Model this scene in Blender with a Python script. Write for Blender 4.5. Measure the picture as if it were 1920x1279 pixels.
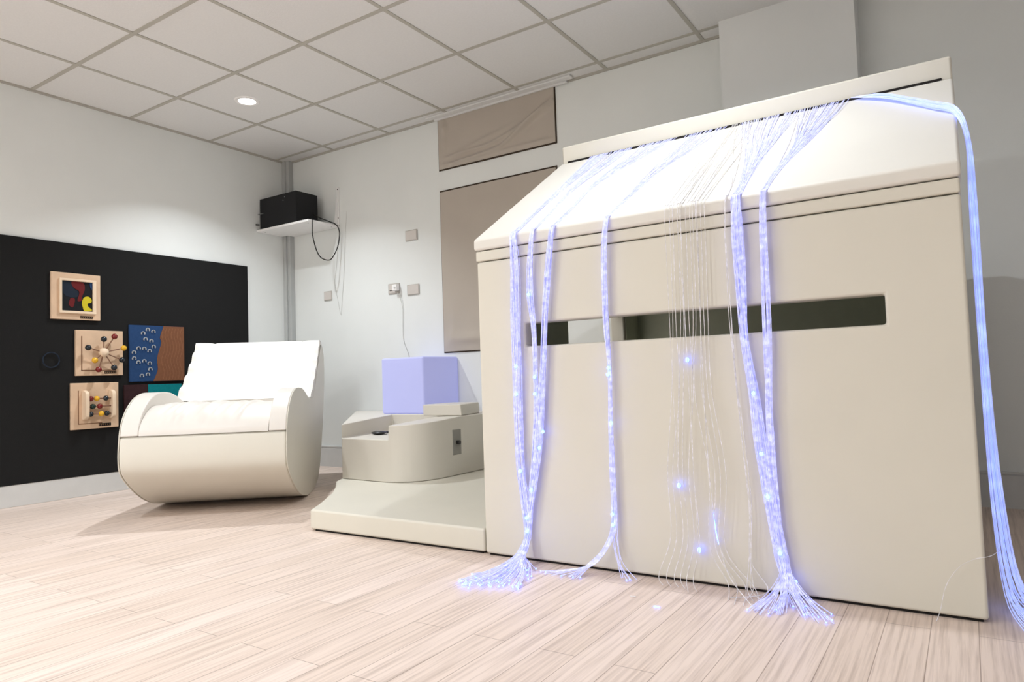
import bpy, bmesh, math, random
from mathutils import Vector, Matrix
from mathutils.geometry import tessellate_polygon
random.seed(7)
for o in list(bpy.data.objects): bpy.data.objects.remove(o, do_unlink=True)
S = bpy.context.scene
COL = S.collection
PI = math.pi

# ------------------------------------------------------------------ camera
FPX = 1303.43
yaw, pitch, roll = 0.5783143, 0.0498, -0.034
cam = bpy.data.cameras.new('camera'); cam.sensor_width = 36.0; cam.lens = FPX/1920*36
cam.clip_start = 0.05
co = bpy.data.objects.new('camera', cam); COL.objects.link(co)
cy, sy, cp, sp = math.cos(yaw), math.sin(yaw), math.cos(pitch), math.sin(pitch)
fwd = Vector((-sy*cp, cy*cp, sp)); rt = Vector((cy, sy, 0)); up = rt.cross(fwd)
c_, s_ = math.cos(roll), math.sin(roll)
X = c_*rt + s_*up; Y = -s_*rt + c_*up
m = Matrix((X, Y, -fwd)).transposed().to_4x4(); m.translation = Vector((4.71314, -3.83956, 0.66701))
co.matrix_world = m
S.camera = co

# ------------------------------------------------------------------ world, exposure
w = bpy.data.worlds.new('world'); S.world = w; w.use_nodes = True
bg = w.node_tree.nodes['Background']; bg.inputs[0].default_value = (1, 1, 1, 1); bg.inputs[1].default_value = 0.3
S.view_settings.view_transform = 'Standard'; S.view_settings.look = 'None'
S.view_settings.gamma = 1; S.view_settings.use_curve_mapping = False
S.view_settings.exposure = 0.08
LAMP = 21.0            # watts of each recessed downlight

# ------------------------------------------------------------------ materials
def lin(c):
    return tuple(((v/255)/12.92 if v/255 <= .04045 else ((v/255+.055)/1.055)**2.4) for v in c)
def mat(name, rgb, rough=.6, spec=.3, noise=0, nscale=20, bump=0, bscale=60, emit=None, estr=0, metal=0, sheen=0):
    m = bpy.data.materials.new(name); m.use_nodes = True
    N, L = m.node_tree.nodes, m.node_tree.links
    b = N['Principled BSDF']; c = lin(rgb)
    b.inputs['Base Color'].default_value = (*c, 1); b.inputs['Roughness'].default_value = rough
    b.inputs['Specular IOR Level'].default_value = spec; b.inputs['Metallic'].default_value = metal
    if sheen: b.inputs['Sheen Weight'].default_value = sheen
    tc = N.new('ShaderNodeTexCoord')
    n = N.new('ShaderNodeTexNoise'); n.inputs['Scale'].default_value = nscale; n.inputs['Detail'].default_value = 6
    L.new(tc.outputs['Object'], n.inputs['Vector'])
    r = N.new('ShaderNodeValToRGB'); k = max(noise, .015)
    r.color_ramp.elements[0].position = .3; r.color_ramp.elements[1].position = .7
    r.color_ramp.elements[0].color = (*[v*(1-k) for v in c], 1); r.color_ramp.elements[1].color = (*[min(1, v*(1+k)) for v in c], 1)
    L.new(n.outputs['Fac'], r.inputs['Fac']); L.new(r.outputs['Color'], b.inputs['Base Color'])
    if bump:
        n2 = N.new('ShaderNodeTexNoise'); n2.inputs['Scale'].default_value = bscale; n2.inputs['Detail'].default_value = 4
        L.new(tc.outputs['Object'], n2.inputs['Vector'])
        bp = N.new('ShaderNodeBump'); bp.inputs['Strength'].default_value = bump; bp.inputs['Distance'].default_value = .01
        L.new(n2.outputs['Fac'], bp.inputs['Height']); L.new(bp.outputs['Normal'], b.inputs['Normal'])
    if emit:
        b.inputs['Emission Color'].default_value = (*lin(emit), 1); b.inputs['Emission Strength'].default_value = estr
    return m

M = {}
M['wall'] = mat('painted_wall', (236, 238, 235), .75, .2, .01, 3, .06, 150)
M['wall_white'] = mat('painted_wall_white', (234, 235, 233), .75, .2, .01, 3, .06, 150)
M['ceiling'] = mat('ceiling_tile', (232, 231, 229), .85, .1, .02, 90, .1, 200)
M['tbar'] = mat('ceiling_bar', (186, 182, 172), .5, .3)
M['baseboard'] = mat('baseboard_white', (214, 214, 212), .5, .3)
M['duct'] = mat('duct_grey', (188, 190, 188), .5, .3)
M['vinyl'] = mat('cream_vinyl', (224, 219, 205), .48, .35, .015, 4, .05, 9)
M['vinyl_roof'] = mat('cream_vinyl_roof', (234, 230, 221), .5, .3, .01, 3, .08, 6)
M['vinyl_grey'] = mat('beige_vinyl', (219, 213, 202), .5, .3, .015, 4, .05, 9)
M['vinyl_white'] = mat('white_leatherette', (231, 225, 217), .42, .4, .01, 4, .12, 7)
M['vinyl_side'] = mat('cream_leatherette', (225, 220, 207), .45, .4, .01, 4, .05, 9)
M['inner'] = mat('lining_green_grey', (226, 229, 208), .8, .1)
M['seam'] = mat('seam_thread', (176, 168, 152), .8, .1)
M['gap_shade'] = mat('painted_gap_shade', (45, 42, 40), .9, .1)
M['black'] = mat('black_felt', (38, 38, 38), 1, .05, .06, 300, .1, 400)
M['box_black'] = mat('black_casing', (34, 34, 36), .6, .2)
M['cable_black'] = mat('black_cable', (38, 36, 34), .5, .3)
M['cable_white'] = mat('white_cable', (205, 203, 198), .5, .3)
M['shelf'] = mat('white_shelf', (246, 244, 242), .5, .3)
M['metal'] = mat('grey_metal', (150, 150, 150), .35, .5, metal=.6)
M['plate'] = mat('switch_plate', (212, 205, 198), .5, .3)
M['plate_edge'] = mat('switch_plate_rim', (190, 184, 176), .5, .3)
M['cloth'] = mat('taupe_cloth', (190, 180, 168), .95, .1, .02, 6, .12, 500, sheen=.2)
M['cloth_gap_shade'] = mat('painted_cloth_shade', (72, 62, 52), .9, .05)
M['wood'] = mat('pale_wood', (221, 190, 160), .55, .3, .07, 12, .05, 60)
M['wood_light'] = mat('light_maple', (238, 214, 186), .5, .3, .04, 10)
M['wood_dark'] = mat('wood_groove', (140, 104, 80), .7, .2)
M['bead_dark'] = mat('bead_dark_blue', (26, 34, 42), .25, .5)
M['bead_red'] = mat('bead_red', (122, 28, 26), .25, .5)
M['bead_yellow'] = mat('bead_yellow', (232, 178, 40), .25, .5)
M['bead_green'] = mat('bead_green', (24, 52, 44), .25, .5)
M['rod'] = mat('brown_rod', (132, 96, 76), .5, .3)
M['label'] = mat('black_plate', (30, 26, 24), .6, .2)
M['label_mark'] = mat('tan_marks', (150, 118, 90), .6, .2)
M['blue'] = mat('blue_felt', (46, 72, 112), .95, .05, .06, 80, .1, 300)
M['brown'] = mat('brown_carpet', (124, 84, 62), .95, .05, .08, 60, .2, 200)
M['brown_groove'] = mat('brown_ridge', (146, 102, 76), .95, .05)
M['maroon'] = mat('maroon_felt', (58, 40, 42), .95, .05, .08, 60, .2, 200)
M['teal'] = mat('teal_felt', (22, 122, 128), .95, .05, .06, 60, .2, 200)
M['silver'] = mat('silver_stud', (196, 204, 214), .25, .6, metal=.7)
M['navy'] = mat('navy_paint', (30, 40, 54), .6, .2)
M['paint_black'] = mat('black_paint', (24, 26, 30), .6, .2)
M['paint_red'] = mat('red_paint', (104, 32, 34), .6, .2)
M['paint_yellow'] = mat('yellow_paint', (206, 190, 44), .6, .2)
M['cube'] = mat('glowing_cube', (176, 178, 208), .45, .3, 0, 4, 0, 9, emit=(172, 178, 255), estr=.34)
M['grey_plate'] = mat('grey_inlay', (150, 147, 140), .6, .2)
M['knob'] = mat('dark_knob', (36, 34, 34), .35, .4)
M['lamp'] = mat('lamp_glow', (255, 255, 255), .5, .2, emit=(255, 250, 244), estr=12)
M['tip'] = mat('fibre_tip_blue', (120, 150, 255), .4, .3, emit=(70, 108, 255), estr=11)

def fibre_mat(name, emit, lo, hi, base, scale=70, alpha=1.0):
    m = bpy.data.materials.new(name); m.use_nodes = True
    N, L = m.node_tree.nodes, m.node_tree.links; b = N['Principled BSDF']
    b.inputs['Base Color'].default_value = (*lin(base), 1); b.inputs['Roughness'].default_value = .25
    b.inputs['Emission Color'].default_value = (*lin(emit), 1)
    tc = N.new('ShaderNodeTexCoord'); n = N.new('ShaderNodeTexNoise'); n.inputs['Scale'].default_value = scale
    n.inputs['Detail'].default_value = 2
    L.new(tc.outputs['Object'], n.inputs['Vector'])
    mr = N.new('ShaderNodeMapRange'); mr.inputs['From Min'].default_value = .42; mr.inputs['From Max'].default_value = .75
    mr.inputs['To Min'].default_value = lo; mr.inputs['To Max'].default_value = hi
    L.new(n.outputs['Fac'], mr.inputs['Value']); L.new(mr.outputs['Result'], b.inputs['Emission Strength'])
    return m
M['fibre'] = fibre_mat('lit_fibre', (158, 164, 255), .20, .95, (214, 217, 245))
M['fibre_roof'] = M['fibre']
M['fibre_pale'] = fibre_mat('pale_fibre', (220, 220, 255), .03, .35, (222, 218, 214))
M['fibre_bright'] = fibre_mat('bright_fibre', (150, 170, 255), .45, .8, (215, 222, 250), 30)

def floor_mat():
    m = bpy.data.materials.new('laminate_floor'); m.use_nodes = True
    N, L = m.node_tree.nodes, m.node_tree.links; b = N['Principled BSDF']
    tc = N.new('ShaderNodeTexCoord')
    mp = N.new('ShaderNodeMapping'); mp.inputs['Rotation'].default_value = (0, 0, PI/2)
    L.new(tc.outputs['Object'], mp.inputs['Vector'])
    br = N.new('ShaderNodeTexBrick'); br.inputs['Scale'].default_value = 1; br.inputs['Brick Width'].default_value = .9
    br.inputs['Row Height'].default_value = .1; br.inputs['Mortar Size'].default_value = .0012; br.inputs['Mortar Smooth'].default_value = .3
    br.inputs['Color1'].default_value = (*lin((238, 220, 208)), 1); br.inputs['Color2'].default_value = (*lin((230, 211, 197)), 1)
    br.inputs['Mortar'].default_value = (*lin((176, 156, 142)), 1); br.offset = .37
    L.new(mp.outputs['Vector'], br.inputs['Vector'])
    mp2 = N.new('ShaderNodeMapping'); mp2.inputs['Scale'].default_value = (62, 1.6, 1)
    L.new(tc.outputs['Object'], mp2.inputs['Vector'])
    n = N.new('ShaderNodeTexNoise'); n.inputs['Scale'].default_value = 1.5; n.inputs['Detail'].default_value = 7; n.inputs['Roughness'].default_value = .62
    L.new(mp2.outputs['Vector'], n.inputs['Vector'])
    r = N.new('ShaderNodeValToRGB'); r.color_ramp.elements[0].position = .30; r.color_ramp.elements[1].position = .56
    r.color_ramp.elements[0].color = (.52, .47, .44, 1); r.color_ramp.elements[1].color = (1, 1, 1, 1)
    L.new(n.outputs['Fac'], r.inputs['Fac'])
    mx = N.new('ShaderNodeMix'); mx.data_type = 'RGBA'; mx.blend_type = 'MULTIPLY'; mx.inputs['Factor'].default_value = .62
    L.new(br.outputs['Color'], mx.inputs['A']); L.new(r.outputs['Color'], mx.inputs['B'])
    L.new(mx.outputs['Result'], b.inputs['Base Color'])
    b.inputs['Roughness'].default_value = .5; b.inputs['Specular IOR Level'].default_value = .3
    return m
M['floor'] = floor_mat()

# ------------------------------------------------------------------ mesh helpers
class MB:
    def __init__(s): s.v = []; s.f = []; s.mi = []; s.cur = 0
    def add(s, v, f):
        o = len(s.v); s.v += [tuple(p) for p in v]; s.f += [tuple(i+o for i in q) for q in f]; s.mi += [s.cur]*len(f); return s
    def box(s, a, b):
        x0, y0, z0 = a; x1, y1, z1 = b
        return s.add([(x0,y0,z0),(x1,y0,z0),(x1,y1,z0),(x0,y1,z0),(x0,y0,z1),(x1,y0,z1),(x1,y1,z1),(x0,y1,z1)],
                     [(0,3,2,1),(4,5,6,7),(0,1,5,4),(1,2,6,5),(2,3,7,6),(3,0,4,7)])
    def prism(s, bot, top):
        n = len(bot)
        return s.add(list(bot)+list(top), [tuple(range(n))[::-1], tuple(range(n, 2*n))]+[(i, (i+1) % n, n+(i+1) % n, n+i) for i in range(n)])
    def tube(s, pts, r, n=6, cap=True):
        pts = [Vector(p) for p in pts]; vs = []; fs = []
        t0 = (pts[1]-pts[0]).normalized(); u = t0.orthogonal().normalized()
        for i, p in enumerate(pts):
            t = (pts[min(i+1, len(pts)-1)]-pts[max(i-1, 0)])
            if t.length < 1e-9: t = t0
            t.normalize(); u = (u-t*u.dot(t)).normalized(); v = t.cross(u)
            rr = r[i] if isinstance(r, (list, tuple)) else r
            for k in range(n):
                a = 2*PI*k/n; vs.append(p+(u*math.cos(a)+v*math.sin(a))*rr)
        for i in range(len(pts)-1):
            for k in range(n):
                fs.append((i*n+k, i*n+(k+1) % n, (i+1)*n+(k+1) % n, (i+1)*n+k))
        if cap: fs += [tuple(range(n))[::-1], tuple(range((len(pts)-1)*n, len(pts)*n))]
        return s.add(vs, fs)
    def ball(s, c, r, n=12, sc=(1, 1, 1)):
        vs = []; fs = []; c = Vector(c); h = n//2
        vs.append(c+Vector((0, 0, r*sc[2])))
        for i in range(1, h):
            for k in range(n):
                a, b_ = PI*i/h, 2*PI*k/n
                vs.append(c+Vector((r*sc[0]*math.sin(a)*math.cos(b_), r*sc[1]*math.sin(a)*math.sin(b_), r*sc[2]*math.cos(a))))
        vs.append(c-Vector((0, 0, r*sc[2])))
        for k in range(n): fs.append((0, 1+k, 1+(k+1) % n)); fs.append((len(vs)-1, 1+(h-2)*n+(k+1) % n, 1+(h-2)*n+k))
        for i in range(h-2):
            for k in range(n): fs.append((1+i*n+k, 1+(i+1)*n+k, 1+(i+1)*n+(k+1) % n, 1+i*n+(k+1) % n))
        return s.add(vs, fs)
    def build(s, name, m, parent=None, bevel=0, seg=3, smooth=True, angle=35, sub=0):
        me = bpy.data.meshes.new(name); me.from_pydata(s.v, [], s.f)
        for mm in (m if isinstance(m, (list, tuple)) else [m]): me.materials.append(mm)
        if any(s.mi):
            for p, i in zip(me.polygons, s.mi): p.material_index = i
        bm = bmesh.new(); bm.from_mesh(me); bmesh.ops.recalc_face_normals(bm, faces=bm.faces); bm.to_mesh(me); bm.free()
        o = bpy.data.objects.new(name, me); COL.objects.link(o)
        if parent: o.parent = parent
        if bevel:
            b = o.modifiers.new('bevel', 'BEVEL'); b.width = bevel; b.segments = seg; b.limit_method = 'ANGLE'; b.angle_limit = math.radians(angle)
            b.harden_normals = False
        if sub:
            u = o.modifiers.new('sub', 'SUBSURF'); u.levels = sub; u.render_levels = sub
        if smooth:
            for p in me.polygons: p.use_smooth = True
            if bevel:
                wn = o.modifiers.new('wn', 'WEIGHTED_NORMAL'); wn.keep_sharp = False
            else:
                me.set_sharp_from_angle(angle=math.radians(angle))
        return o
def tag(o, label, cat, group=None):
    o['label'] = label; o['category'] = cat
    if group: o['group'] = group
    return o
def thing(name, loc, label, cat, group=None):
    e = bpy.data.objects.new(name, None); COL.objects.link(e); e.location = loc; e.empty_display_size = .05
    return tag(e, label, cat, group)
def place(o):        # world-coordinate mesh under an empty: keep it where it is
    o.matrix_parent_inverse = Matrix.Translation(-Vector(o.parent.location)); return o
def part(mb, name, m, parent, **k):
    return place(mb.build(name, m, parent, **k)) if not parent.data else mb.build(name, m, parent, **k)
def struct(mb, name, m, **k):
    o = mb.build(name, m, **k); o['kind'] = 'structure'; return o
def spline(pts, n=8, closed=False):
    P = [Vector(p) for p in pts]; out = []; N_ = len(P)
    rng = range(N_ if closed else N_-1)
    for i in rng:
        if closed: a, b, c, d = P[(i-1) % N_], P[i], P[(i+1) % N_], P[(i+2) % N_]
        else: a, b, c, d = P[max(i-1, 0)], P[i], P[i+1], P[min(i+2, N_-1)]
        for k in range(n):
            t = k/n
            out.append(.5*((2*b)+(c-a)*t+(2*a-5*b+4*c-d)*t*t+(3*b-a-3*c+d)*t**3))
    if not closed: out.append(P[-1])
    return out
def poly_x(mb, yz, x0, x1):      # extrude a (y, z) outline along x
    return mb.prism([(x0, a, b) for a, b in yz], [(x1, a, b) for a, b in yz])
def poly_z(mb, xy, z0, z1):
    return mb.prism([(a, b, z0) for a, b in xy], [(a, b, z1) for a, b in xy])

def grid_panel(us, vs, hole, f, d0, d1, bulge=0):
    """slab built from quads on a grid with one rectangular hole (index ranges), so bevels stay clean"""
    nu, nv = len(us), len(vs); idx = {}; V = []; Fc = []
    (a0, a1), (b0, b1) = hole if hole else ((-1, -1), (-1, -1))
    def P(i, j, s):
        key = (i, j, s)
        if key not in idx: idx[key] = len(V); V.append(f((us[i], vs[j]), d0 if s == 0 else d1))
        return idx[key]
    def solid(i, j): return 0 <= i < nu-1 and 0 <= j < nv-1 and not (hole and a0 <= i < a1 and b0 <= j < b1)
    for i in range(nu-1):
        for j in range(nv-1):
            if not solid(i, j): continue
            for s in (0, 1): Fc.append((P(i, j, s), P(i+1, j, s), P(i+1, j+1, s), P(i, j+1, s)))
            if not solid(i-1, j): Fc.append((P(i, j, 0), P(i, j+1, 0), P(i, j+1, 1), P(i, j, 1)))
            if not solid(i+1, j): Fc.append((P(i+1, j, 0), P(i+1, j+1, 0), P(i+1, j+1, 1), P(i+1, j, 1)))
            if not solid(i, j-1): Fc.append((P(i, j, 0), P(i+1, j, 0), P(i+1, j, 1), P(i, j, 1)))
            if not solid(i, j+1): Fc.append((P(i, j+1, 0), P(i+1, j+1, 0), P(i+1, j+1, 1), P(i, j+1, 1)))
    return MB().add(V, Fc)

# ------------------------------------------------------------------ room shell
H = 2.5223; RX = 6.3; FY = -6.6
struct(MB().box((-.1, FY-.1, -.12), (RX+.1, .1, 0)), 'floor', M['floor'], smooth=False)
struct(MB().box((-.1, FY-.1, H), (RX+.1, .1, H+.1)), 'ceiling', M['ceiling'], smooth=False)
struct(MB().box((-.1, FY, 0), (0, 0, H)), 'wall_left', M['wall'], smooth=False)
struct(MB().box((-.1, 0, 0), (RX+.1, .1, H)), 'wall_back', M['wall'], smooth=False)
struct(MB().box((RX, FY, 0), (RX+.1, 0, H)), 'wall_right', M['wall_white'], smooth=False)
struct(MB().box((-.1, FY-.1, 0), (RX+.1, FY, H)), 'wall_front', M['wall_white'], smooth=False)
g = MB(); bw = .011
k = .566
while k < RX: g.box((k-bw, FY, H-.004), (k+bw, 0, H+.002)); k += .6
k = -.1205
while k > FY: g.box((0, k-bw, H-.0045), (RX, k+bw, H+.002)); k -= .6
struct(g, 'trim_1', M['tbar'], smooth=False)
g = MB().box((0, FY, H-.014), (.012, 0, H)).box((0, -.012, H-.014), (RX, 0, H))
struct(g, 'trim_2', M['tbar'], smooth=False)
struct(MB().box((0, FY, 0), (.014, -.07, .127)), 'baseboard_left', M['baseboard'], bevel=.003)
g = MB().box((.07, -.014, 0), (RX, 0, .146)).box((.07, -.012, .146), (RX, 0, .150)).box((.07, -.016, .151), (RX, 0, .162))
struct(g, 'baseboard_back', M['baseboard'], smooth=False)
# pilaster on the back wall behind the playhouse
struct(MB().box((3.70, -.16, 0), (4.35, 0, H)), 'trim_3', M['wall_white'], smooth=False)
# corner duct running floor to ceiling
struct(MB().box((0, -.06, .0), (.035, 0, H)).box((.035, -.045, 0), (.072, 0, H)), 'trim_4', M['duct'], bevel=.003)

# ------------------------------------------------------------------ recessed downlights
def downlight(x, y, label, power=None, spread=150):
    t = thing('downlight', (x, y, H), label, 'ceiling light', 'recessed downlights')
    r = MB(); n = 32; vs = []; prof = [(.052, -.001), (.056, -.006), (.074, -.006), (.080, 0.0)]
    for a, z in prof:
        for i in range(n): vs.append((x+a*math.cos(2*PI*i/n), y+a*math.sin(2*PI*i/n), H+z))
    r.add(vs, [(j*n+i, j*n+(i+1) % n, (j+1)*n+(i+1) % n, (j+1)*n+i) for j in range(len(prof)-1) for i in range(n)])
    part(r, 'rim', M['shelf'], t)
    d = MB(); vs = [(x+.053*math.cos(2*PI*i/n), y+.053*math.sin(2*PI*i/n), H-.0035) for i in range(n)]
    d.prism([(a, b, H-.003) for a, b, c in vs], [(a, b, H-.001) for a, b, c in vs])
    part(d, 'diffuser', M['lamp'], t, smooth=False)
    l = bpy.data.lights.new('downlight_beam', 'AREA'); l.shape = 'DISK'; l.size = .07; l.energy = power or LAMP
    l.color = (.895, .95, 1.0); l.spread = math.radians(spread)
    lo = bpy.data.objects.new('downlight_beam', l); COL.objects.link(lo); lo.parent = t; lo.location = (0, 0, -.012)
downlight(.866, -1.02, 'round downlight in the ceiling tile above the rocking seat', power=LAMP*.74, spread=116)
downlight(3.866, -1.62, 'round downlight in the ceiling above the sloped playhouse roof', power=LAMP*.60)
downlight(2.066, -3.42, 'round downlight in the ceiling over the open floor', power=LAMP*1.05)
downlight(5.066, -3.42, 'round downlight in the ceiling at the right near the camera', power=LAMP*.08)
# flat luminous panels added in the rear ceiling, out of view, as fill light
def fill_panel(x, y, label, watts):
    t = thing('added_fill_panel', (x, y, H), label, 'ceiling light', 'added fill light panels')
    part(grid_panel([x-.295, x-.275, x+.275, x+.295], [y-.295, y-.275, y+.275, y+.295], ((1, 2), (1, 2)), lambda p, d: (p[0], p[1], d), H-.010, H-.0002), 'frame', M['shelf'], t, smooth=False)
    part(MB().box((x-.275, y-.275, H-.006), (x+.275, y+.275, H-.001)), 'diffuser', M['lamp'], t, smooth=False)
    l = bpy.data.lights.new('panel_fill', 'AREA'); l.shape = 'SQUARE'; l.size = .54; l.energy = watts; l.color = (.905, .955, 1.0)
    lo = bpy.data.objects.new('panel_fill', l); COL.objects.link(lo); lo.parent = t; lo.location = (0, 0, -.014)
fill_panel(1.466, -5.22, 'added square fill light panel, unseen in the rear ceiling, nearest the board wall', 36)
fill_panel(3.266, -5.22, 'added square fill light panel, unseen in the middle of the rear ceiling', 30)

# ------------------------------------------------------------------ padded playhouse
HX0, HX1, HF, HB = 3.166, 4.723, -1.698, -.27
EZ, RZ, RY = 1.187, 1.655, -.985
house = thing('padded_playhouse', ((HX0+HX1)/2, -1.0, 0), 'cream vinyl padded playhouse with sloping roof and a long slot in its front', 'playhouse')
TH = .075; Z1 = 1.102
fp = grid_panel([HX0, 3.374, 4.534, HX1], [.008, .772, .856, Z1], ((1, 2), (1, 2)), lambda p, d: (p[0], d, p[1]), HF, HF+TH)
part(fp, 'front_panel', M['vinyl'], house, bevel=.009, seg=4)
YO0, YO1 = -1.125, -.526
lp = grid_panel([HF+TH+.001, YO0, YO1, HB], [.008, .05, .98, Z1], ((1, 2), (1, 2)), lambda p, d: (d, p[0], p[1]), HX0+.002, HX0+TH)
part(lp, 'end_panel', [M['vinyl']], house, bevel=.008)
rp = grid_panel([HF+TH+.001, HB], [.008, Z1], None, lambda p, d: (d, p[0], p[1]), HX1-TH, HX1-.002)
part(rp, 'end_panel', M['vinyl'], house, bevel=.008)
bp = grid_panel([HX0+TH, HX1-TH], [.008, Z1], None, lambda p, d: (p[0], d, p[1]), HB-TH, HB-.002)
part(bp, 'rear_panel', M['vinyl'], house, bevel=.008)
# dark lining inside the walls, seen through the slot
ln = MB().box((HX0+TH+.001, HB-TH-.006, .02), (HX1-TH-.001, HB-TH-.001, Z1))
part(ln, 'inner_lining', M['inner'], house, smooth=False)
ln = MB().box((HX1-TH-.006, HF+TH+.004, .02), (HX1-TH-.001, HB-TH-.007, Z1))
part(ln, 'inner_lining', M['inner'], house, smooth=False)
ln = MB().box((HX0+TH+.001, HF+TH+.004, .02), (HX0+TH+.005, YO0-.01, Z1))
part(ln, 'inner_lining', M['inner'], house, smooth=False)
ln = MB().box((HX0+TH+.001, YO1+.02, .02), (HX0+TH+.005, HB-TH-.007, Z1))
part(ln, 'inner_lining', M['inner'], house, smooth=False)
# padded beam between walls and roof
part(MB().box((HX0-.003, HF-.002, Z1+.003), (HX1, HF+TH, 1.144)), 'top_beam', M['vinyl'], house, bevel=.006)
# gable ends
for xa, xb in ((HX0+.004, HX0+TH-.01), (HX1-TH+.01, HX1-.006)):
    gm = MB(); poly_x(gm, [(HF+.08, 1.104), (HB-.01, 1.104), (HB-.01, 1.13), (RY, 1.59), (HF+.08, 1.15)], xa, xb)
    part(gm, 'gable', M['vinyl'], house, bevel=.005)
# front roof pad: vertical fascia at the eave, sloping top
rf = MB(); nseg = 1
poly_x(rf, [(HF-.012, 1.147), (HF-.012, EZ), (RY, RZ), (RY, RZ-.075), (HF+.10, 1.147)], HX0-.006, HX1+.004)
part(rf, 'front_roof', M['vinyl_roof'], house, bevel=.010, seg=4)
rr = MB()
poly_x(rr, [(RY+.012, RZ-.02), (RY+.006, 1.737), (RY+.05, 1.745), (HB+.02, 1.27), (HB+.02, 1.18), (HB-.06, 1.18)], HX0-.002, HX1+.002)
part(rr, 'rear_roof', M['vinyl'], house, bevel=.009, seg=4)
# dark strip painting the shade inside the roof slot, the fibres come out of it
part(MB().box((HX0+.03, RY+.001, RZ-.05), (HX1-.03, RY+.011, RZ+.008)), 'roof_slot', M['gap_shade'], house, smooth=False)
part(MB().box((HX0+.012, HF+.012, 0), (HX1-.012, HB-.012, .009)), 'underside_shade', M['gap_shade'], house, smooth=False)  # dark inset base, paints the shaded gap between house and floor

# ------------------------------------------------------------------ play mat in front of the console
mat_xy = [(2.195, -1.696), (3.158, -1.692), (3.158, -.004), (.95, -.004), (1.578, -.93), (1.637, -1.03), (1.78, -1.165), (1.926, -1.322), (2.06, -1.500), (2.13, -1.595)]
pm = thing('play_mat', (2.4, -1.2, 0), 'low cream vinyl floor mat with curved left edge in front of the console', 'mat')
mb = MB(); poly_z(mb, mat_xy, .008, .095)
part(mb, 'pad', M['vinyl'], pm, bevel=.010, seg=4)
mb = MB(); poly_z(mb, [(2.215, -1.684), (3.14, -1.68), (3.14, -.02), (1.0, -.02), (1.6, -.92), (1.94, -1.315)], 0, .009)
part(mb, 'underside_shade', M['gap_shade'], pm, smooth=False)  # dark inset layer standing in for the shadow gap beneath the mat

# ------------------------------------------------------------------ padded console
cons = thing('padded_console', (1.9, -.5, .096), 'beige vinyl padded console with rounded front corner standing on the mat', 'console')
def ztop(x, y): return .412+(.026*min(1, max(0, (y+.95)/.40)))
arc = [(2.025+.0, -.956)]
plan_front = spline([(1.60, -.945, 0), (1.82, -.957, 0), (2.0, -.957, 0), (2.085, -.917, 0), (2.140, -.85, 0), (2.168, -.77, 0), (2.178, -.66, 0), (2.180, -.5, 0), (2.18, -.33, 0)], 6)
plan_front = [(p.x, p.y) for p in plan_front]
ZN = .333
xn = 1.985; Z0 = .0965
low_f = [p for p in plan_front if p[0] < xn-.004 and p[1] < -.9]            # front edge of the ledge
up_f = [(xn, -.957)]+[p for p in plan_front if p[0] > xn+.004]+[(2.18, -.003), (.75, -.003)]
inner = [(1.50, -.40), (xn-.02, -.40)]                                     # back of the cut-out
V = []; FF = []
def vid(x, y, z): V.append((x, y, z)); return len(V)-1
L0 = [vid(a, b, Z0) for a, b in low_f]; LN = [vid(a, b, ZN) for a, b in low_f]
U0 = [vid(a, b, Z0) for a, b in up_f]; UT = [vid(a, b, ztop(a, b)) for a, b in up_f]
cN = vid(xn, -.957, ZN); fT = vid(*low_f[0], ztop(*low_f[0]))
IN = [vid(a, b, ZN) for a, b in inner]; IT = [vid(a, b, ztop(a, b)) for a, b in inner]
FF.append(tuple(L0+U0))
for i in range(len(L0)-1): FF.append((L0[i], L0[i+1], LN[i+1], LN[i]))
FF.append((L0[-1], U0[0], cN, LN[-1]))
FF.append((U0[0], U0[1], UT[1], UT[0], cN))
for i in range(1, len(U0)-1): FF.append((U0[i], U0[i+1], UT[i+1], UT[i]))
FF.append((U0[-1], L0[0], LN[0], fT, UT[-1]))
FF.append(tuple(LN+[cN]+IN[::-1]))
FF.append((LN[0], IN[0], IT[0], fT)); FF.append((IN[0], IN[1], IT[1], IT[0])); FF.append((IN[1], cN, UT[0], IT[1]))
FF.append(tuple([fT, IT[0], IT[1]]+UT))
part(MB().add(V, FF), 'body', M['vinyl_grey'], cons, bevel=.006)
# grey inlay with a black knob on the right face
part(MB().box((2.174, -.627, .216), (2.182, -.548, .362)), 'inlay', M['grey_plate'], cons, bevel=.002)
kn = MB(); kn.tube([(2.182, -.588, .288), (2.203, -.588, .288)], .012, 16)
part(kn, 'knob', M['knob'], cons)

# little black remote on the ledge
rc = (1.665, -.70)
rem = thing('remote_control', (rc[0], rc[1], ZN), 'small black oval handset lying in the cut-out ledge of the console', 'remote control')
rm = MB(); rm.ball((rc[0], rc[1], ZN+.012), .055, 16, (1, .75, .2))
part(rm, 'body', M['knob'], rem)
rm = MB(); rm.tube(spline([(rc[0]+.02, rc[1]+.04, ZN+.008), (rc[0]+.01, rc[1]+.10, ZN+.012), (rc[0]-.03, rc[1]+.15, ZN+.006), (rc[0]-.06, rc[1]+.12, ZN+.005)], 6), .005, 6)
part(rm, 'strap', M['knob'], rem)
for i in range(3): part(MB().ball((rc[0]-.02+.02*i, rc[1]-.008, ZN+.0225), .006, 8, (1, 1, .4)), 'button', M['metal'], rem)

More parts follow.
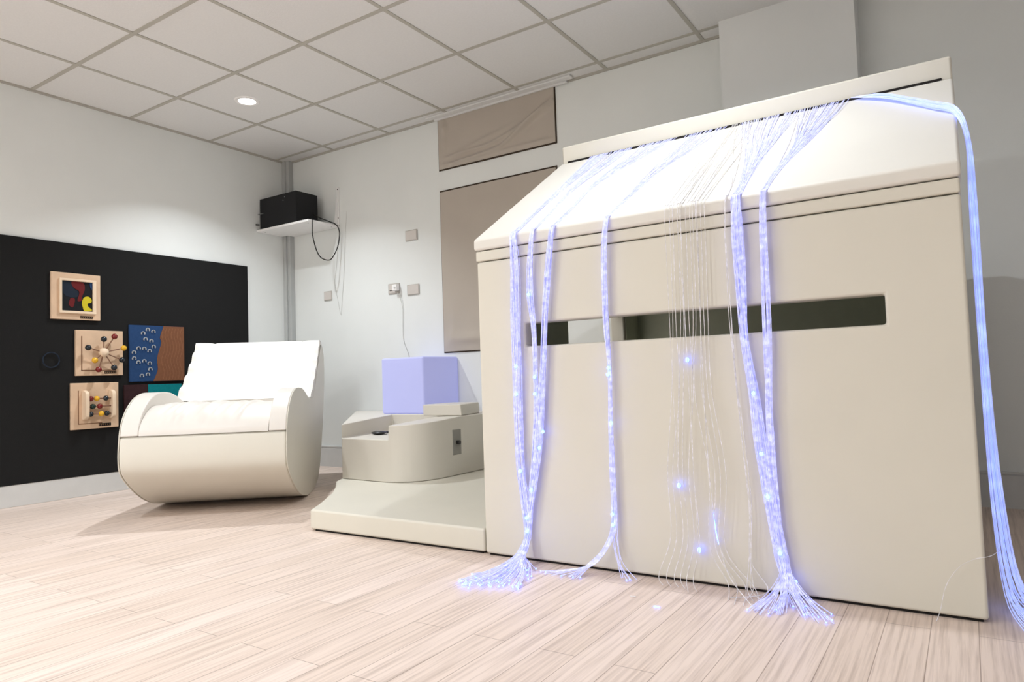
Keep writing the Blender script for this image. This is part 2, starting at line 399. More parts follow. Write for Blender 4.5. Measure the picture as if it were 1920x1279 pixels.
# ------------------------------------------------------------------ glowing cube and cushion
cb = MB().box((1.385, -.377, .4385), (1.757, -.004, .812))
tag(cb.build('light_cube', M['cube'], bevel=.014, seg=5), 'glowing lavender light cube standing on the console against the wall', 'light cube')
cu = MB(); ct = [(1.876, -.530), (2.172, -.525), (2.10, -.24), (1.876, -.23)]
cu.prism([(a, b, .4385) for a, b in ct], [(1.876+(a-1.876)*.98, b, .506) for a, b in ct])
tag(cu.build('cushion_block', M['vinyl_grey'], bevel=.006), 'small flat beige vinyl block lying on the console beside the glowing cube', 'cushion')

# ------------------------------------------------------------------ rocking seat
TH_ = .709; W = .794
A = Vector((math.cos(TH_), math.sin(TH_), 0)); B = Vector((-math.sin(TH_), math.cos(TH_), 0)); O = Vector((.831, -1.593, 0))
chair = thing('rocking_seat', tuple(O+A*W/2+B*.12), 'large white leatherette rocking seat with rounded base standing by the black board', 'rocking chair')
def ext(prof, w0, w1, nw=1, f=None):
    mb = MB(); n = len(prof); vs = []; fs = []
    for i in range(nw+1):
        w_ = w0+(w1-w0)*i/nw
        for j, p in enumerate(prof):
            s_, z_ = p[0], p[1]
            if f: s_, z_ = f(w_, s_, z_)
            vs.append(O+A*w_+B*s_+Vector((0, 0, z_)))
    for i in range(nw):
        for k in range(n): fs.append((i*n+k, i*n+(k+1) % n, (i+1)*n+(k+1) % n, (i+1)*n+k))
    fs += [tuple(range(n)), tuple(range(nw*n, nw*n+n))[::-1]]
    return mb.add(vs, fs)
def sp2(pts, n=5): return [(p.x, p.y) for p in spline([(a, b, 0) for a, b in pts], n)]
outer = sp2([(-.567, .425), (-.580, .33), (-.560, .250), (-.470, .178), (-.335, .103), (-.18, .044), (0, .008), (.15, .001), (.30, .010), (.43, .040), (.52, .10), (.60, .205), (.715, .40), (.80, .60), (.832, .70), (.828, .82), (.79, .895), (.735, .925)])
body = outer+[(.66, .925), (.53, .79), (.42, .68), (.25, .50), (.12, .425)]
part(ext(body, 0, W), 'base', M['vinyl_side'], chair, bevel=.010, seg=4, angle=50)
arm = sp2([(-.567, .430), (-.545, .490), (-.490, .555), (-.400, .610), (-.300, .637), (-.200, .642), (-.100, .636), (-.020, .620), (.06, .596), (.14, .574), (.21, .575)])
arm_c = arm+[(.27, .53), (.12, .427)]
AW = .086
for w0, w1 in ((0.0, AW), (W-AW, W)):
    part(ext(arm_c, w0, w1), 'armrest', M['vinyl_white'], chair, bevel=.008, seg=4, angle=50)
side = outer+[(.70, .928), (.56, .80), (.40, .650), (.30, .575), (.21, .570)]+arm[::-1][1:-1]
for w0, w1 in ((-.006, -.0002), (W+.0002, W+.006)):
    part(ext(side, w0, w1), 'side_panel', M['vinyl_side'], chair, bevel=.0025, seg=2, angle=50)
random.seed(3)
wr = [(random.uniform(AW+.05, W-AW-.05), random.uniform(.010, .02), random.uniform(.007, .014)) for _ in range(11)]
def seatf(w_, s_, z_):
    if z_ > .47:
        t = min(1, (z_-.47)/.05)
        z_ += sum(a*math.exp(-((w_-c-.25*(s_+.4))/b_)**2) for c, b_, a in wr)*t - .003*t
    return s_, z_
seat = sp2([(-.565, .430), (-.556, .462), (-.520, .505), (-.455, .548), (-.370, .574), (-.270, .572), (-.130, .535), (.02, .49), (.14, .462), (.20, .47)])
part(ext(seat+[(.20, .44), (.12, .427)], AW+.001, W-AW-.001, 60, seatf), 'seat', M['vinyl_white'], chair, angle=60)
# back cushion: lies on the front of the backrest, full width above the arms, puckered at its edges
random.seed(11)
def backf(w_, s_, z_):
    e = min(w_, W-w_); front = 1 if abs(s_-(.229+(z_-.589)*1.14)) < .035 else 0
    if front and e < .13:
        k_ = (1-e/.13)
        q = math.sin(z_*85+3*math.sin(w_*9)+ (2 if w_ > .4 else 0))*.008*k_
        s_ += q*.7; z_ += -q*.7
    if front:
        t = max(0, 1-((e-.11)/.02)**2) if abs(e-.11) < .02 else 0
        s_ += .004*t; z_ -= .004*t
        if e < .11: s_ -= .008*math.sin(PI*e/.11)*.8; z_ += .006*math.sin(PI*e/.11)*.8
    return s_, z_
nb = 26
backp = [(.21+(.640-.21)*i/nb + .012*math.sin(PI*i/nb), .578+(.951-.578)*i/nb - .02*math.sin(PI*i/nb)) for i in range(nb+1)]
backp += [(.672, .953), (.715, .945), (.735, .927), (.66, .922), (.53, .79), (.42, .68), (.30, .55)]
part(ext(backp, -.004, W+.004, 64, backf), 'backrest', M['vinyl_white'], chair, angle=60)
lowb = [(.155, .455), (.175, .50), (.225, .585), (.30, .60), (.29, .53), (.22, .462)]
part(ext(lowb, AW+.001, W-AW-.001), 'lumbar_pad', M['vinyl_white'], chair, bevel=.01)
# stitched seam round the front
sm = MB()
sm.tube([O+A*w_+B*(-.5695)+Vector((0, 0, .4275)) for w_ in (0, W*.25, W*.5, W*.75, W)], .0012, 5)
part(sm, 'seam', M['seam'], chair)

# ------------------------------------------------------------------ black board and activity panels on the left wall
PY = -.4169
bb = MB().box((.002, -2.6, .129), (.018, PY, 1.597))
tag(bb.build('felt_board', M['black'], bevel=.002), 'large black felt board covering the lower left wall', 'board')
def label_plate(y0, y1, z0, z1, x, parent):
    l = part(MB().box((x, y0, z0), (x+.002, y1, z1)), 'name_plate', M['label'], parent, smooth=False)
    g = MB(); n = 6; w_ = (y1-y0)/n
    for i in range(n):
        yy = y0+w_*(i+.22)
        g.box((x+.002, yy, z0+.004), (x+.0026, yy+w_*.2, z1-.004)).box((x+.002, yy+w_*.2, (z0+z1)/2-.001), (x+.0026, yy+w_*.5, (z0+z1)/2+.001))
    q = g.build('lettering', M['label_mark'], l, smooth=False)
X0 = .018
# panel: swirls picture
t = thing('activity_panel', (X0, -1.68, 1.112), 'square wooden activity panel with framed red, navy and yellow swirl picture', 'wall panel', 'wooden activity panels')
part(MB().box((X0, -1.828, 1.112), (X0+.018, -1.537, 1.405)), 'backboard', M['wood'], t, bevel=.003)
fr = grid_panel([-1.785, -1.770, -1.588, -1.568], [1.150, 1.166, 1.354, 1.369], ((1, 2), (1, 2)), lambda p, d: (d, p[0], p[1]), X0+.018, X0+.032)
part(fr, 'frame', M['wood_light'], t, bevel=.003)
part(MB().box((X0+.018, -1.770, 1.166), (X0+.020, -1.588, 1.354)), 'picture', M['paint_black'], t, smooth=False)
def flat(yz, x, d, name, m, parent, smoothn=5):
    pts = [(p.x, p.y) for p in spline([(a, b, 0) for a, b in yz], smoothn, True)] if smoothn else yz
    mb = MB(); poly_x(mb, pts, x, x+d); return part(mb, name, m, parent, smooth=False)
flat([(-1.768, 1.352), (-1.715, 1.352), (-1.700, 1.309), (-1.671, 1.288), (-1.682, 1.255), (-1.744, 1.258), (-1.768, 1.303)], X0+.020, .001, 'painted_shape', M['navy'], t)
flat([(-1.711, 1.350), (-1.646, 1.350), (-1.635, 1.307), (-1.652, 1.257), (-1.652, 1.236), (-1.678, 1.233), (-1.667, 1.290), (-1.700, 1.313)], X0+.021, .001, 'painted_shape', M['paint_red'], t)
flat([(-1.708, 1.249), (-1.693, 1.238), (-1.704, 1.190), (-1.728, 1.204), (-1.722, 1.240)], X0+.021, .001, 'painted_shape', M['paint_red'], t)
flat([(-1.652, 1.221), (-1.640, 1.254), (-1.614, 1.263), (-1.594, 1.246), (-1.597, 1.224), (-1.618, 1.216), (-1.612, 1.196), (-1.595, 1.184), (-1.596, 1.171), (-1.636, 1.170), (-1.647, 1.195)], X0+.021, .001, 'painted_shape', M['paint_yellow'], t)
flat([(-1.604, 1.352), (-1.590, 1.352), (-1.590, 1.310), (-1.600, 1.320)], X0+.021, .001, 'painted_shape', M['blue'], t)
label_plate(-1.661, -1.586, 1.121, 1.137, X0+.018, t)
# panel: spinning beads
t = thing('activity_panel', (X0, -1.54, .758), 'square wooden activity panel with coloured balls on rods radiating from a hub', 'wall panel', 'wooden activity panels')
part(MB().box((X0, -1.687, .758), (X0+.018, -1.395, 1.049)), 'backboard', M['wood'], t, bevel=.003)
part(MB().box((X0+.018, -1.656, .790), (X0+.0186, -1.649, 1.010)).box((X0+.018, -1.656, .788), (X0+.0186, -1.44, .795)), 'groove', M['wood_dark'], t, smooth=False)
hub = (X0+.055, -1.536, .905)
mb = MB().tube([(X0+.018, -1.536, .905), (X0+.05, -1.536, .905)], .018, 14); mb.ball(hub, .030, 16)
part(mb, 'hub', M['wood_light'], t)
for (yy, zz, c) in ((-1.538, .991, 'bead_dark'), (-1.471, 1.009, 'bead_red'), (-1.633, .935, 'bead_dark'), (-1.412, .935, 'bead_yellow'), (-1.593, .855, 'bead_yellow'), (-1.424, .857, 'bead_dark'), (-1.571, .796, 'bead_red'), (-1.475, .808, 'bead_dark')):
    e = Vector((X0+.060, yy, zz)); h = Vector(hub)
    r_ = part(MB().tube([h, e], .0035, 8), 'rod', M['rod'], t)
    MB().ball(tuple(e), .0185, 16).build('ball', M[c], r_)
label_plate(-1.515, -1.440, .770, .786, X0+.018, t)
# panel: rails and beads
t = thing('activity_panel', (X0, -1.57, .42), 'square wooden activity panel with two upright rails and coloured beads between them', 'wall panel', 'wooden activity panels')
part(MB().box((X0, -1.716, .421), (X0+.018, -1.426, .713)), 'backboard', M['wood'], t, bevel=.003)
part(MB().box((X0+.018, -1.676, .455), (X0+.0186, -1.670, .665)).box((X0+.018, -1.676, .452), (X0+.0186, -1.53, .458)), 'groove', M['wood_dark'], t, smooth=False)
for yy in (-1.643, -1.480):
    mb = MB(); pr_ = spline([(X0+.018, yy, .484), (X0+.040, yy, .482), (X0+.066, yy, .492), (X0+.074, yy, .52), (X0+.074, yy, .62), (X0+.066, yy, .652), (X0+.040, yy, .664), (X0+.018, yy, .662)], 6)
    mb.prism([(p.x, yy-.011, p.z) for p in pr_], [(p.x, yy+.011, p.z) for p in pr_])
    part(mb, 'rail', M['wood_light'], t, bevel=.003)
for zz, bs in ((.611, ((-1.614, 'bead_red'), (-1.578, 'bead_yellow'), (-1.522, 'bead_dark'))), (.562, ((-1.602, 'bead_green'), (-1.560, 'bead_red'))), (.514, ((-1.615, 'bead_dark'), (-1.550, 'bead_yellow'), (-1.516, 'bead_dark')))):
    r_ = part(MB().tube([(X0+.050, -1.640, zz), (X0+.050, -1.482, zz)], .004, 8), 'rod', M['rod'], t)
    for yy, c in bs: MB().ball((X0+.050, yy, zz), .017, 16).build('bead', M[c], r_)
label_plate(-1.552, -1.476, .434, .452, X0+.018, t)
# panel: blue felt with silver studs and brown carpet
t = thing('tactile_panel', (X0, -1.16, .712), 'square touch panel, blue with a trail of silver studs and brown wavy carpet', 'wall panel')
part(MB().box((X0, -1.351, .712), (X0+.014, -.963, 1.095)), 'backboard', M['blue'], t, bevel=.003)
edge = [(-1.114, 1.094), (-1.140, 1.017), (-1.132, .976), (-1.162, .87), (-1.158, .79), (-1.190, .713)]
ed = [(p.x, p.y) for p in spline([(a, b, 0) for a, b in edge], 6)]
mb = MB(); poly_x(mb, ed+[(-.964, .713), (-.964, 1.094)], X0+.014, X0+.017)
part(mb, 'carpet_piece', M['brown'], t, smooth=False)
for i in range(7):
    y0 = -1.115+i*.022
    pts = [(X0+.0165, y0+.010*math.sin(k*.9)-.03*(1-k/14)*(.3), .72+.36*k/14) for k in range(15)]
    pts = [p for p in pts if p[1] > -1.135+.0]
    part(MB().tube(spline(pts, 3), .0016, 5), 'ridge', M['brown_groove'], t)
for (yy, zz) in ((-1.227, 1.064), (-1.188, 1.052), (-1.259, 1.039), (-1.243, .999), (-1.202, .987), (-1.187, .948), (-1.291, .936), (-1.252, .934), (-1.215, .918), (-1.322, .908), (-1.321, .868), (-1.293, .841), (-1.253, .849), (-1.215, .834), (-1.211, .794), (-1.229, .758), (-1.270, .750)):
    part(MB().tube([(X0+.017, yy+.0115*math.cos(a_), zz+.0115*math.sin(a_)) for a_ in [math.radians(-35+250*k/16) for k in range(17)]], .0042, 8), 'stud', M['silver'], t)
# panel: maroon and teal
t = thing('tactile_panel', (X0, -1.19, .31), 'square touch panel, dark maroon with a teal section, partly hidden by the rocking seat', 'wall panel')
part(MB().box((X0, -1.387, .308), (X0+.014, -.985, .692)), 'backboard', M['maroon'], t, bevel=.003)
part(MB().box((X0+.014, -1.227, .309), (X0+.017, -.986, .691)), 'felt_piece', M['teal'], t, smooth=False)
# blue ring half seen at the left
rg = MB(); rg.tube([(X0+.012, -1.825+.046*math.cos(2*PI*i/40), .858+.046*math.sin(2*PI*i/40)) for i in range(41)], .004, 8, False)
tag(rg.build('ring', M['navy']), 'thin dark blue ring on the black board at its left', 'ring')

# ------------------------------------------------------------------ corner shelf, black box, cable
sh = thing('corner_shelf', (.3, -.16, 1.885), 'white bracketed shelf board in the room corner', 'shelf')
part(MB().box((.002, -.315, 1.885), (.612, -.068, 1.903)).box((.074, -.068, 1.885), (.612, -.002, 1.903)), 'board', M['shelf'], sh, bevel=.002)
br = part(MB().box((.598, -.012, 1.905), (.618, -.001, 2.205)).prism([(.605, -.012, 1.905), (.609, -.012, 1.905), (.609, -.05, 1.905), (.605, -.05, 1.905)], [(.605, -.012, 2.19), (.609, -.012, 2.19), (.609, -.014, 2.19), (.605, -.014, 2.19)]), 'bracket', M['shelf'], sh, smooth=False)
for zz in (2.19, 1.96): MB().ball((.611, -.012, zz), .005, 8).build('screw', M['knob'], br)
for p in ((.56, -.27), (.585, -.06), (.05, -.27)): part(MB().ball((p[0], p[1], 1.885), .005, 8, (1, 1, .5)), 'screw', M['metal'], sh)
bx = thing('equipment_box', (.23, -.18, 1.904), 'black metal equipment box standing on the white corner shelf', 'box')
part(MB().box((.012, -.290, 1.912), (.45, -.075, 2.154)), 'casing', M['box_black'], bx, bevel=.004)
part(MB().box((.005, -.305, 2.03), (.06, -.289, 2.033)), 'trim_strip', M['metal'], bx, smooth=False)
for p in ((.32, 2.125), (.30, 2.10)): part(MB().ball((p[0], -.291, p[1]), .004, 8), 'stud', M['metal'], bx)
part(MB().tube([(.02, -.30, 1.945), (-.0+.004, -.325, 1.945)], .006, 8), 'plug', M['knob'], bx)
for p in ((.04, -.26), (.42, -.26), (.04, -.10), (.42, -.10)): part(MB().tube([(p[0], p[1], 1.9035), (p[0], p[1], 1.914)], .012, 10), 'foot', M['knob'], bx)
cb_ = MB().tube(spline([(.45, -.13, 2.00), (.50, -.11, 1.965), (.56, -.08, 1.935), (.625, -.05, 1.90), (.645, -.035, 1.85), (.64, -.03, 1.80), (.635, -.05, 1.713), (.63, -.094, 1.636), (.63, -.138, 1.606), (.63, -.212, 1.617), (.63, -.257, 1.673), (.63, -.290, 1.78), (.63, -.292, 1.864), (.618, -.285, 1.905), (.56, -.27, 1.908), (.46, -.24, 1.935)], 6), .0042, 7)
tag(cb_.build('power_cable', M['cable_black']), 'black cable looping down below the corner shelf', 'cable')

# ------------------------------------------------------------------ switch plates, plug, thin white cables on the back wall
def plate(x, z, label, w_=.115, h_=.078):
    t = thing('wall_plate', (x, 0, z), label, 'wall plate', 'wall plates')
    part(MB().box((x-w_/2, -.008, z-h_/2), (x+w_/2, -.001, z+h_/2)), 'cover', M['plate_edge'], t, bevel=.004)
    part(MB().box((x-w_/2+.006, -.010, z-h_/2+.006), (x+w_/2-.006, -.008, z+h_/2-.006)), 'insert', M['plate'], t, bevel=.001)
plate(1.362, 1.718, 'blank beige wall plate high beside the tall taupe cloth panel')
plate(1.366, 1.318, 'blank beige wall plate directly right of the plugged socket')
plate(.469, 1.354, 'grey wall plate below the corner shelf, behind the rocking seat', .09, .075)
t = thing('power_socket', (1.178, 0, 1.342), 'white wall socket with an adapter plugged in', 'socket')
part(MB().box((1.122, -.008, 1.304), (1.234, -.001, 1.382)), 'cover', M['plate_edge'], t, bevel=.006)
part(MB().box((1.132, -.010, 1.312), (1.195, -.008, 1.374)), 'insert', M['plate'], t, bevel=.002)
pl = part(MB().box((1.192, -.045, 1.322), (1.238, -.010, 1.368)), 'plug', M['shelf'], t, bevel=.005)
MB().ball((1.222, -.046, 1.345), .009, 10).build('button', M['wall_white'], pl)
MB().box((1.14, -.012, 1.328), (1.18, -.010, 1.332)).build('socket_slot', M['knob'], pl)
tag(MB().tube(spline([(1.215, -.03, 1.322), (1.245, -.02, 1.28), (1.262, -.008, 1.18), (1.258, -.006, 1.05), (1.262, -.006, .95), (1.30, -.006, .86), (1.315, -.006, .78), (1.325, -.006, .50), (1.33, -.02, .447), (1.37, -.03, .443)], 6), .0018, 6).build('thin_cable', M['cable_white']), 'thin white cable hanging from the plugged socket to the glowing cube', 'cable')
tag(MB().tube(spline([(.700, -.004, 2.0), (.672, -.004, 1.75), (.650, -.004, 1.485), (.620, -.004, 1.255), (.610, -.004, 1.19), (.575, -.004, 1.33), (.548, -.004, 1.453), (.575, -.004, 1.60), (.600, -.004, 1.831), (.605, -.004, 1.885)], 6), .0012, 5).build('thin_cable', M['cable_white']), 'thin pale cable hanging on the wall under the right end of the corner shelf', 'cable')

# ------------------------------------------------------------------ cloth panels over the windows
def cloth(x0, x1, z0, z1, f, label):
    t = thing('cloth_panel', ((x0+x1)/2, 0, z0), label, 'cloth panel', 'taupe cloth panels')
    part(MB().box((x0-.007, -.006, z0-.009), (x1+.007, -.001, min(z1+.012, H-.016))), 'frame', M['cloth_gap_shade'], t, smooth=False)  # dark border painting the shadow gap round the cloth
    nx, nz = 70, 70; vs = []; fs = []
    for i in range(nx+1):
        for j in range(nz+1):
            u, v = i/nx, j/nz; e = min(1, min(u, 1-u, v, 1-v)*14)
            vs.append((x0+(x1-x0)*u, -.012-f(u, v)*e, z0+(z1-z0)*v))
    n0 = len(vs)
    vs += [(a, -.007, c) for a, b, c in vs]
    def I(i, j, s): return s*n0+i*(nz+1)+j
    for i in range(nx):
        for j in range(nz):
            fs.append((I(i, j, 0), I(i+1, j, 0), I(i+1, j+1, 0), I(i, j+1, 0)))
    for i in range(nx): fs.append((I(i, 0, 0), I(i, 0, 1), I(i+1, 0, 1), I(i+1, 0, 0))); fs.append((I(i, nz, 0), I(i+1, nz, 0), I(i+1, nz, 1), I(i, nz, 1)))
    for j in range(nz): fs.append((I(0, j, 0), I(0, j+1, 0), I(0, j+1, 1), I(0, j, 1))); fs.append((I(nx, j, 0), I(nx, j, 1), I(nx, j+1, 1), I(nx, j+1, 0)))
    part(MB().add(vs, fs), 'fabric', M['cloth'], t, angle=70)
def gs(d, s): return math.exp(-(d/s)**2)
def f_up(u, v):
    r = .010*gs(v-(.20+.10*u+.9*max(0, u-.45)**1.3), .035+.03*u)*min(1, u*4)
    r += .014*gs(v-(.30*u+1.35*max(0, u-.55)**1.15-.02), .05)*(u > .1)
    r += .006*gs(v-(.15+.55*u), .05)*gs(u-.4, .2)
    r += .006*gs(v-.07, .04)
    r += .012*gs(u-.06, .03)*gs(v-.8, .1)+.006*gs(u-.05, .02)
    return r*1.7
def f_lo(u, v):
    return .010*gs(v-.05-.10*u, .03)*gs(u-.25, .25)+.008*gs(v-.10+.12*u, .03)+.006*gs(u-.08-.1*v, .03)*gs(v-.15, .15)+.003*gs(v-.93+.08*u, .012)*gs(u-.25, .12)+.004*math.sin(u*5+v*2)
cloth(1.6457, 2.5963, 2.147, H-.018, f_up, 'wrinkled taupe cloth panel high on the back wall, reaching the ceiling')
cloth(1.6457, 2.590, .850, 1.983, f_lo, 'tall taupe cloth panel on the back wall, lower edge beside the glowing cube')
tr = MB().box((1.58, -.075, H-.012), (2.75, -.030, H-.001)).box((1.62, -.028, H-.022), (2.70, -.013, H-.001))
tag(tr.build('curtain_track', M['ceiling'], bevel=.002), 'pale track fixed to the ceiling above the upper cloth panel', 'curtain track')

# ------------------------------------------------------------------ fibre-optic strands
SL = (RZ-EZ)/(RY-HF)
def rz(y): return EZ+(y-HF)*SL
FYY = HF-.012          # plane of the eave fascia
def strand(slot, rmid, eave, front, floor_pts, off, yo):
    """slot x, mid roof x, eave x, front [(x,z)], floor [(x,y)], off(t)->x offset, yo = distance off the panel"""
    P = [(slot, RY-.002, rz(RY)+.006), (slot*.75+rmid*.25, RY-.12, rz(RY-.12)+.005+yo*.3)]
    P += [(rmid, (RY+HF)/2, rz((RY+HF)/2)+.004+yo*.4), (eave*.8+rmid*.2, HF+.12, rz(HF+.12)+.004+yo*.5)]
    P += [(eave, HF+.012, EZ+.012+yo*.5), (eave, FYY-.006-yo*.5, EZ-.008)]
    for i, (x, z) in enumerate(front):
        t_ = i/max(1, len(front)-1)
        P.append((x+off(t_), FYY-.005-yo, z))
    P += floor_pts
    return P
tips = []
def bundle(name_label, n, slot, mid, eave, front, floorgen, rad, knots, seed, tipn, m='fibre'):
    random.seed(seed)
    t = thing('fibre_bundle', (front[0][0], FYY-.02, 0), name_label, 'fibre optic light', 'glowing fibre bundles')
    mb = MB()
    for i in range(n):
        a = random.uniform(-1, 1); yo = random.uniform(0, 1)
        ph = random.uniform(0, 6.28); q = i/(n-1)
        def off(t_, a=a, ph=ph):
            k_ = 1
            for kt, kw in knots: k_ -= kw*math.exp(-((t_-kt)/.10)**2)
            return rad*k_*(a+.35*math.sin(t_*7+ph))
        sx = slot[0]+(slot[1]-slot[0])*q+random.uniform(-.012, .012)
        mx = mid[0]+(mid[1]-mid[0])*q+random.uniform(-.008, .008)
        fl = floorgen(i, n, front[-1][0]+off(1))
        P = strand(sx, mx, eave+a*rad*.9, front[1:], fl, off, yo*rad*1.1)
        mb.tube(spline(P, 5), .0011, 4, False)
        if i < tipn and fl: tips.append((fl[-1], t))
    part(mb, 'strands', M[m], t, smooth=True)
    return t
tl = 'glowing lavender fibre bundle '
def tips_part(t, pts, r=.0042, name='light_tip'):
    for p in pts:
        p = (p[0], FYY-.020, p[2]); r = .006
        part(MB().ball(p, r, 8), name, M['tip'], t)
# left three bundles gather into one spray on the floor
def fl_left(cx):
    def g(i, n, x):
        a = random.random(); b = random.random()
        ex = 3.27+.22*a+.02*b; ey = -1.93-.11*b - .03*math.sin(a*5)
        if random.random() < .2: ex, ey = 3.36+.12*a, -1.80-.08*b
        return [(x+random.uniform(-.012, .012), FYY-.045-.02*b, .045), ((x+ex)/2+.01, (FYY+ey)/2-.02, .012+.01*b), (ex, ey, .004+.006*random.random())]
    return g
b1 = bundle(tl+'hanging nearest the left edge of the playhouse front', 34, (3.33, 3.40), (3.335, 3.360), 3.349, [(3.349, 1.179), (3.354, 1.064), (3.350, .869), (3.348, .694), (3.346, .482), (3.351, .329), (3.362, .216), (3.371, .103)], fl_left(3.37), .013, [(.1, -.2), (.95, .3)], 1, 34)
b2 = bundle(tl+'second from the left edge of the playhouse, hanging over the slot', 26, (3.42, 3.52), (3.40, 3.43), 3.431, [(3.431, 1.177), (3.417, 1.057), (3.415, .951), (3.426, .825), (3.426, .673), (3.426, .559), (3.408, .388), (3.388, .236), (3.371, .103)], fl_left(3.37), .009, [(.35, .3), (.2, -.3)], 2, 20)
b3 = bundle(tl+'third from the left edge, slanting left towards the floor spray', 30, (3.56, 3.72), (3.50, 3.53), 3.513, [(3.513, 1.179), (3.496, 1.067), (3.471, .860), (3.455, .672), (3.432, .445), (3.404, .294), (3.383, .180), (3.366, .084)], fl_left(3.37), .011, [(.9, .3), (.35, .2)], 3, 20)
def fl_b4(i, n, x):
    if i % 5 == 0:
        ex = 3.74+.06*random.random(); return [(x+.02, FYY-.03, .06), (ex, -1.745-.02*random.random(), .003)]
    ex = 3.46+.16*random.random()
    return [(x-.03, FYY-.03, .085), (x-.08, FYY-.06, .03), (ex, -1.80-.03*random.random(), .004)]
b4 = bundle(tl+'hanging alone at the left third of the playhouse front', 26, (3.78, 3.93), (3.74, 3.79), 3.723, [(3.723, 1.181), (3.711, 1.059), (3.706, .843), (3.714, .682), (3.712, .504), (3.711, .345), (3.707, .170)], fl_b4, .009, [(.35, .45), (.6, .3), (.85, .1)], 4, 8)
def fl_r(i, n, x):
    a = random.random(); ex = 4.17+.22*a; b = random.random()
    return [(x+(ex-x)*.45, FYY-.045-.01*b, .030), (ex, -1.785-.10*b-.02*math.sin(a*9), .004)]
b5 = bundle(tl+'slanting right, left of the pair over the slot', 46, (4.00, 4.22), (4.10, 4.18), 4.154, [(4.154, 1.181), (4.154, 1.053), (4.159, .891), (4.163, .746), (4.180, .594), (4.191, .445), (4.205, .305), (4.223, .184), (4.238, .094)], fl_r, .015, [(.35, .4), (.2, .2)], 5, 9)
b6 = bundle(tl+'rightmost on the playhouse front, joining its neighbour above the floor', 36, (4.23, 4.39), (4.25, 4.31), 4.234, [(4.234, 1.180), (4.230, 1.043), (4.228, .869), (4.225, .727), (4.221, .555), (4.222, .399), (4.226, .276), (4.233, .169), (4.244, .094)], fl_r, .010, [(.4, .2)], 6, 6)
b7 = bundle('thin faint group of fibres just left of the slanting right-hand pair', 4, (3.98, 4.08), (4.06, 4.12), 4.130, [(4.130, 1.181), (4.125, 1.05), (4.128, .86), (4.135, .68), (4.15, .45), (4.16, .25), (4.15, .10)], lambda i, n, x: [(x-.02+.08*random.random(), FYY-.03, .02), (x-.1+.15*random.random(), -1.79, .003)], .012, [], 8, 0, 'fibre_pale')
for (p, t) in tips: part(MB().ball(p, .0028 if t in (b1, b2, b3) else .0022, 6), 'light_tip', M['tip'], t)
yg = FYY-.006
tips_part(b1, [(3.346, yg, .60), (3.352, yg, .325), (3.372, yg, .113), (3.349, yg, .70)], .0045)
tips_part(b2, [(3.413, yg, .955), (3.426, yg, .66), (3.424, yg, .60), (3.395, yg, .26)], .0045)
tips_part(b3, [(3.453, yg, .467), (3.436, yg, .41), (3.372, yg, .16)], .0045)
tips_part(b4, [(3.714, yg, .682), (3.716, yg, .499), (3.707, yg, .200), (3.707, yg, .165), (3.711, yg, .66)], .0045)
tips_part(b5, [(4.180, yg, .591), (4.194, yg, .414), (4.206, yg, .29), (4.232, yg, .13), (4.270, FYY-.06, .055)], .0048)
# separate loose strands between the bundles
random.seed(21)
xs = [3.945, 3.955, 3.972, 3.982, 3.998, 4.012, 4.020, 4.034, 4.046, 4.058]
ends = [3.875, 3.90, 3.925, 3.945, 3.965, 3.985, 4.09, 4.115, 4.14, 4.165]
ORD = ['leftmost', 'second from left', 'third from left', 'fourth from left', 'fifth from left', 'fifth from right', 'fourth from right', 'third from right', 'second from right', 'rightmost']
for i, x in enumerate(xs):
    lab = ORD[i]+' of the ten loose fibre strands hanging over the middle of the slot'
    ex = ends[i]; st = x+(-.04 if i < 4 else 0)
    front = [(x, 1.06), (x-.004, .82), (x+random.uniform(-.012, .012)-.01, .6), (x*.6+ex*.4-.015, .35), (x*.4+ex*.6, .15)]
    if i >= 6: front[-1] = (x*.75+ex*.25-.012, .13)
    P = strand(x+random.uniform(-.05, .1), x+random.uniform(-.01, .03), x, front, [(ex-.01, FYY-.03, .03), (ex+.012, -1.765-.09*random.random()*(i > 3), .003)], lambda t_: 0, .006+.006*random.random())
    t = thing('fibre_strand', (x, FYY, 0), lab, 'fibre optic strand', 'loose fibre strands')
    part(MB().tube(spline(P, 6), .0010, 4, False), 'strand', M['fibre_pale'], t)
for x, z, lab in ((3.980, .698, 'blue lit fibre end hanging just below the middle of the slot'), (3.934, .305, 'blue lit fibre end low on the playhouse front, left of the loose strands'), (3.990, .111, 'blue lit fibre end close above the floor under the loose strands')):
    t = thing('lit_fibre', (x, yg, z), lab, 'fibre optic strand')
    e = 3.93+(x-3.934)*.9
    P = strand(e, e, e, [(e, 1.0), (e*.5+x*.5, z+.25)], [(x, yg, z)], lambda t_: 0, .008)
    part(MB().tube(spline(P, 6), .0009, 4, False), 'strand', M['fibre_pale'], t)
    part(MB().ball((x, yg, z), .006, 10, (1, 1, 1.4)), 'light_tip', M['tip'], t)
t = thing('lit_fibre', (4.04, yg, .2), 'fibre strand with a long blue glowing lower end, curving right to the floor', 'fibre optic strand')
P = strand(4.05, 4.04, 4.03, [(4.032, 1.0), (4.03, .6), (4.035, .35)], [(4.042, yg, .215), (4.052, yg, .14), (4.09, FYY-.04, .05), (4.187, -1.86, .004)], lambda t_: 0, .01)
part(MB().tube(spline(P, 6), .0012, 5, False), 'strand', M['fibre_pale'], t)
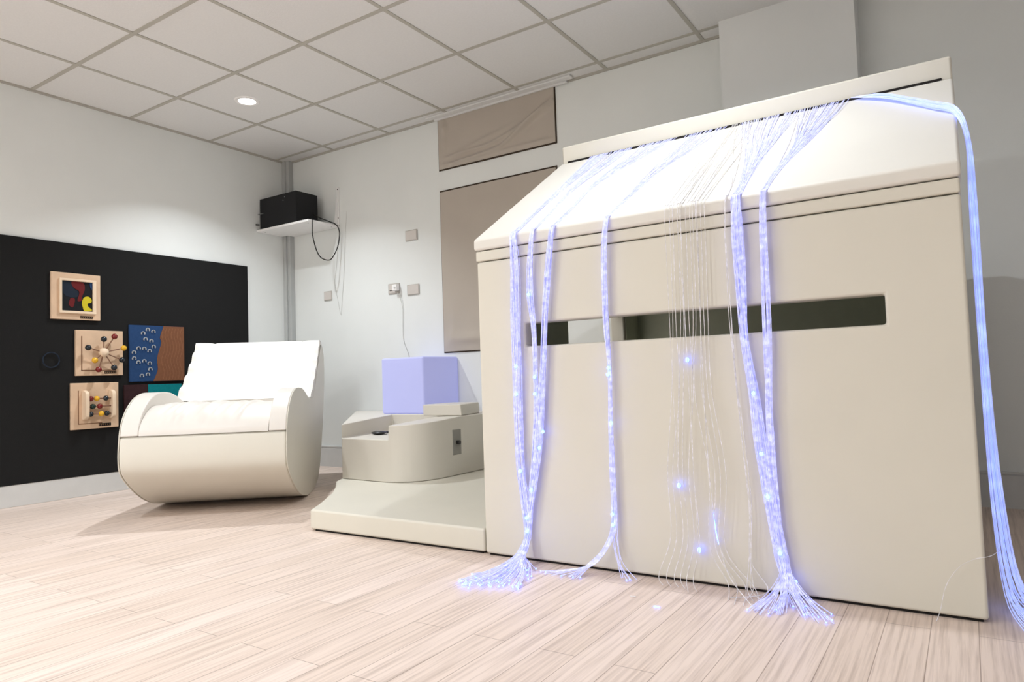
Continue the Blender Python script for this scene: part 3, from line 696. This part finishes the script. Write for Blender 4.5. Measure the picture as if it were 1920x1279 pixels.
part(MB().tube(spline([(4.0405, yg, .235), (4.042, yg, .20), (4.046, yg, .16), (4.052, yg, .135)], 5), .0014, 8), 'light_tip', M['tip'], t)
# thick bundle crossing the top right of the roof and dropping over the end
random.seed(31)
t = thing('fibre_bundle', (4.74, -1.3, 0), 'thick pale blue fibre bundle crossing the roof at its right end', 'fibre optic light', 'glowing fibre bundles')
mb = MB()
for i in range(44):
    a, b = random.uniform(-1, 1), random.uniform(0, 1); o_ = a*.016
    P = [(4.42+o_, RY-.003, rz(RY)+.008), (4.522+o_*.8, -1.08+o_, rz(-1.08)+.008+.018*b), (4.60+o_*.3, -1.19+o_*1.2, rz(-1.19)+.008+.02*b), (4.665, -1.290+o_*1.3, rz(-1.29)+.010+.02*b),
         (4.722+.01*b, -1.372+o_*1.3, rz(-1.372)+.006+.014*b), (4.745+.012*b, -1.42+o_*1.3, 1.30), (4.742+.02*b, -1.45+o_*1.2, 1.10), (4.742+.02*b, -1.47+o_, .70), (4.745+.03*b, -1.5+o_, .30), (4.76+.05*b, -1.55+o_*3, .05), (4.79+.12*b, -1.62+o_*8, .004)]
    mb.tube(spline(P, 5), .0012, 4, False)
part(mb, 'strands', M['fibre_bright'], t)
# stray strand low at the right
t = thing('fibre_strand', (4.68, -1.72, 0), 'stray curved fibre strand low at the right end of the playhouse front', 'fibre optic strand')
P = [(4.76, -1.56, .16), (4.735, -1.70, .172), (4.70, FYY-.012, .165), (4.665, FYY-.014, .14), (4.635, FYY-.014, .09), (4.62, FYY-.02, .03), (4.61, -1.74, .003)]
part(MB().tube(spline(P, 6), .0008, 4, False), 'strand', M['fibre_pale'], t)
# cut fibre ends lying on the floor
for x, y, lab in ((3.941, -1.957, 'tiny blue fibre end lying on the floor, farther from the playhouse'), (3.847, -1.905, 'tiny pale fibre end lying on the floor before the playhouse')):
    tag(MB().tube([(x-.008, y, .002), (x+.008, y+.003, .002)], .002, 6).build('fibre_scrap', M['tip'] if x > 3.9 else M['fibre_pale']), lab, 'fibre end')
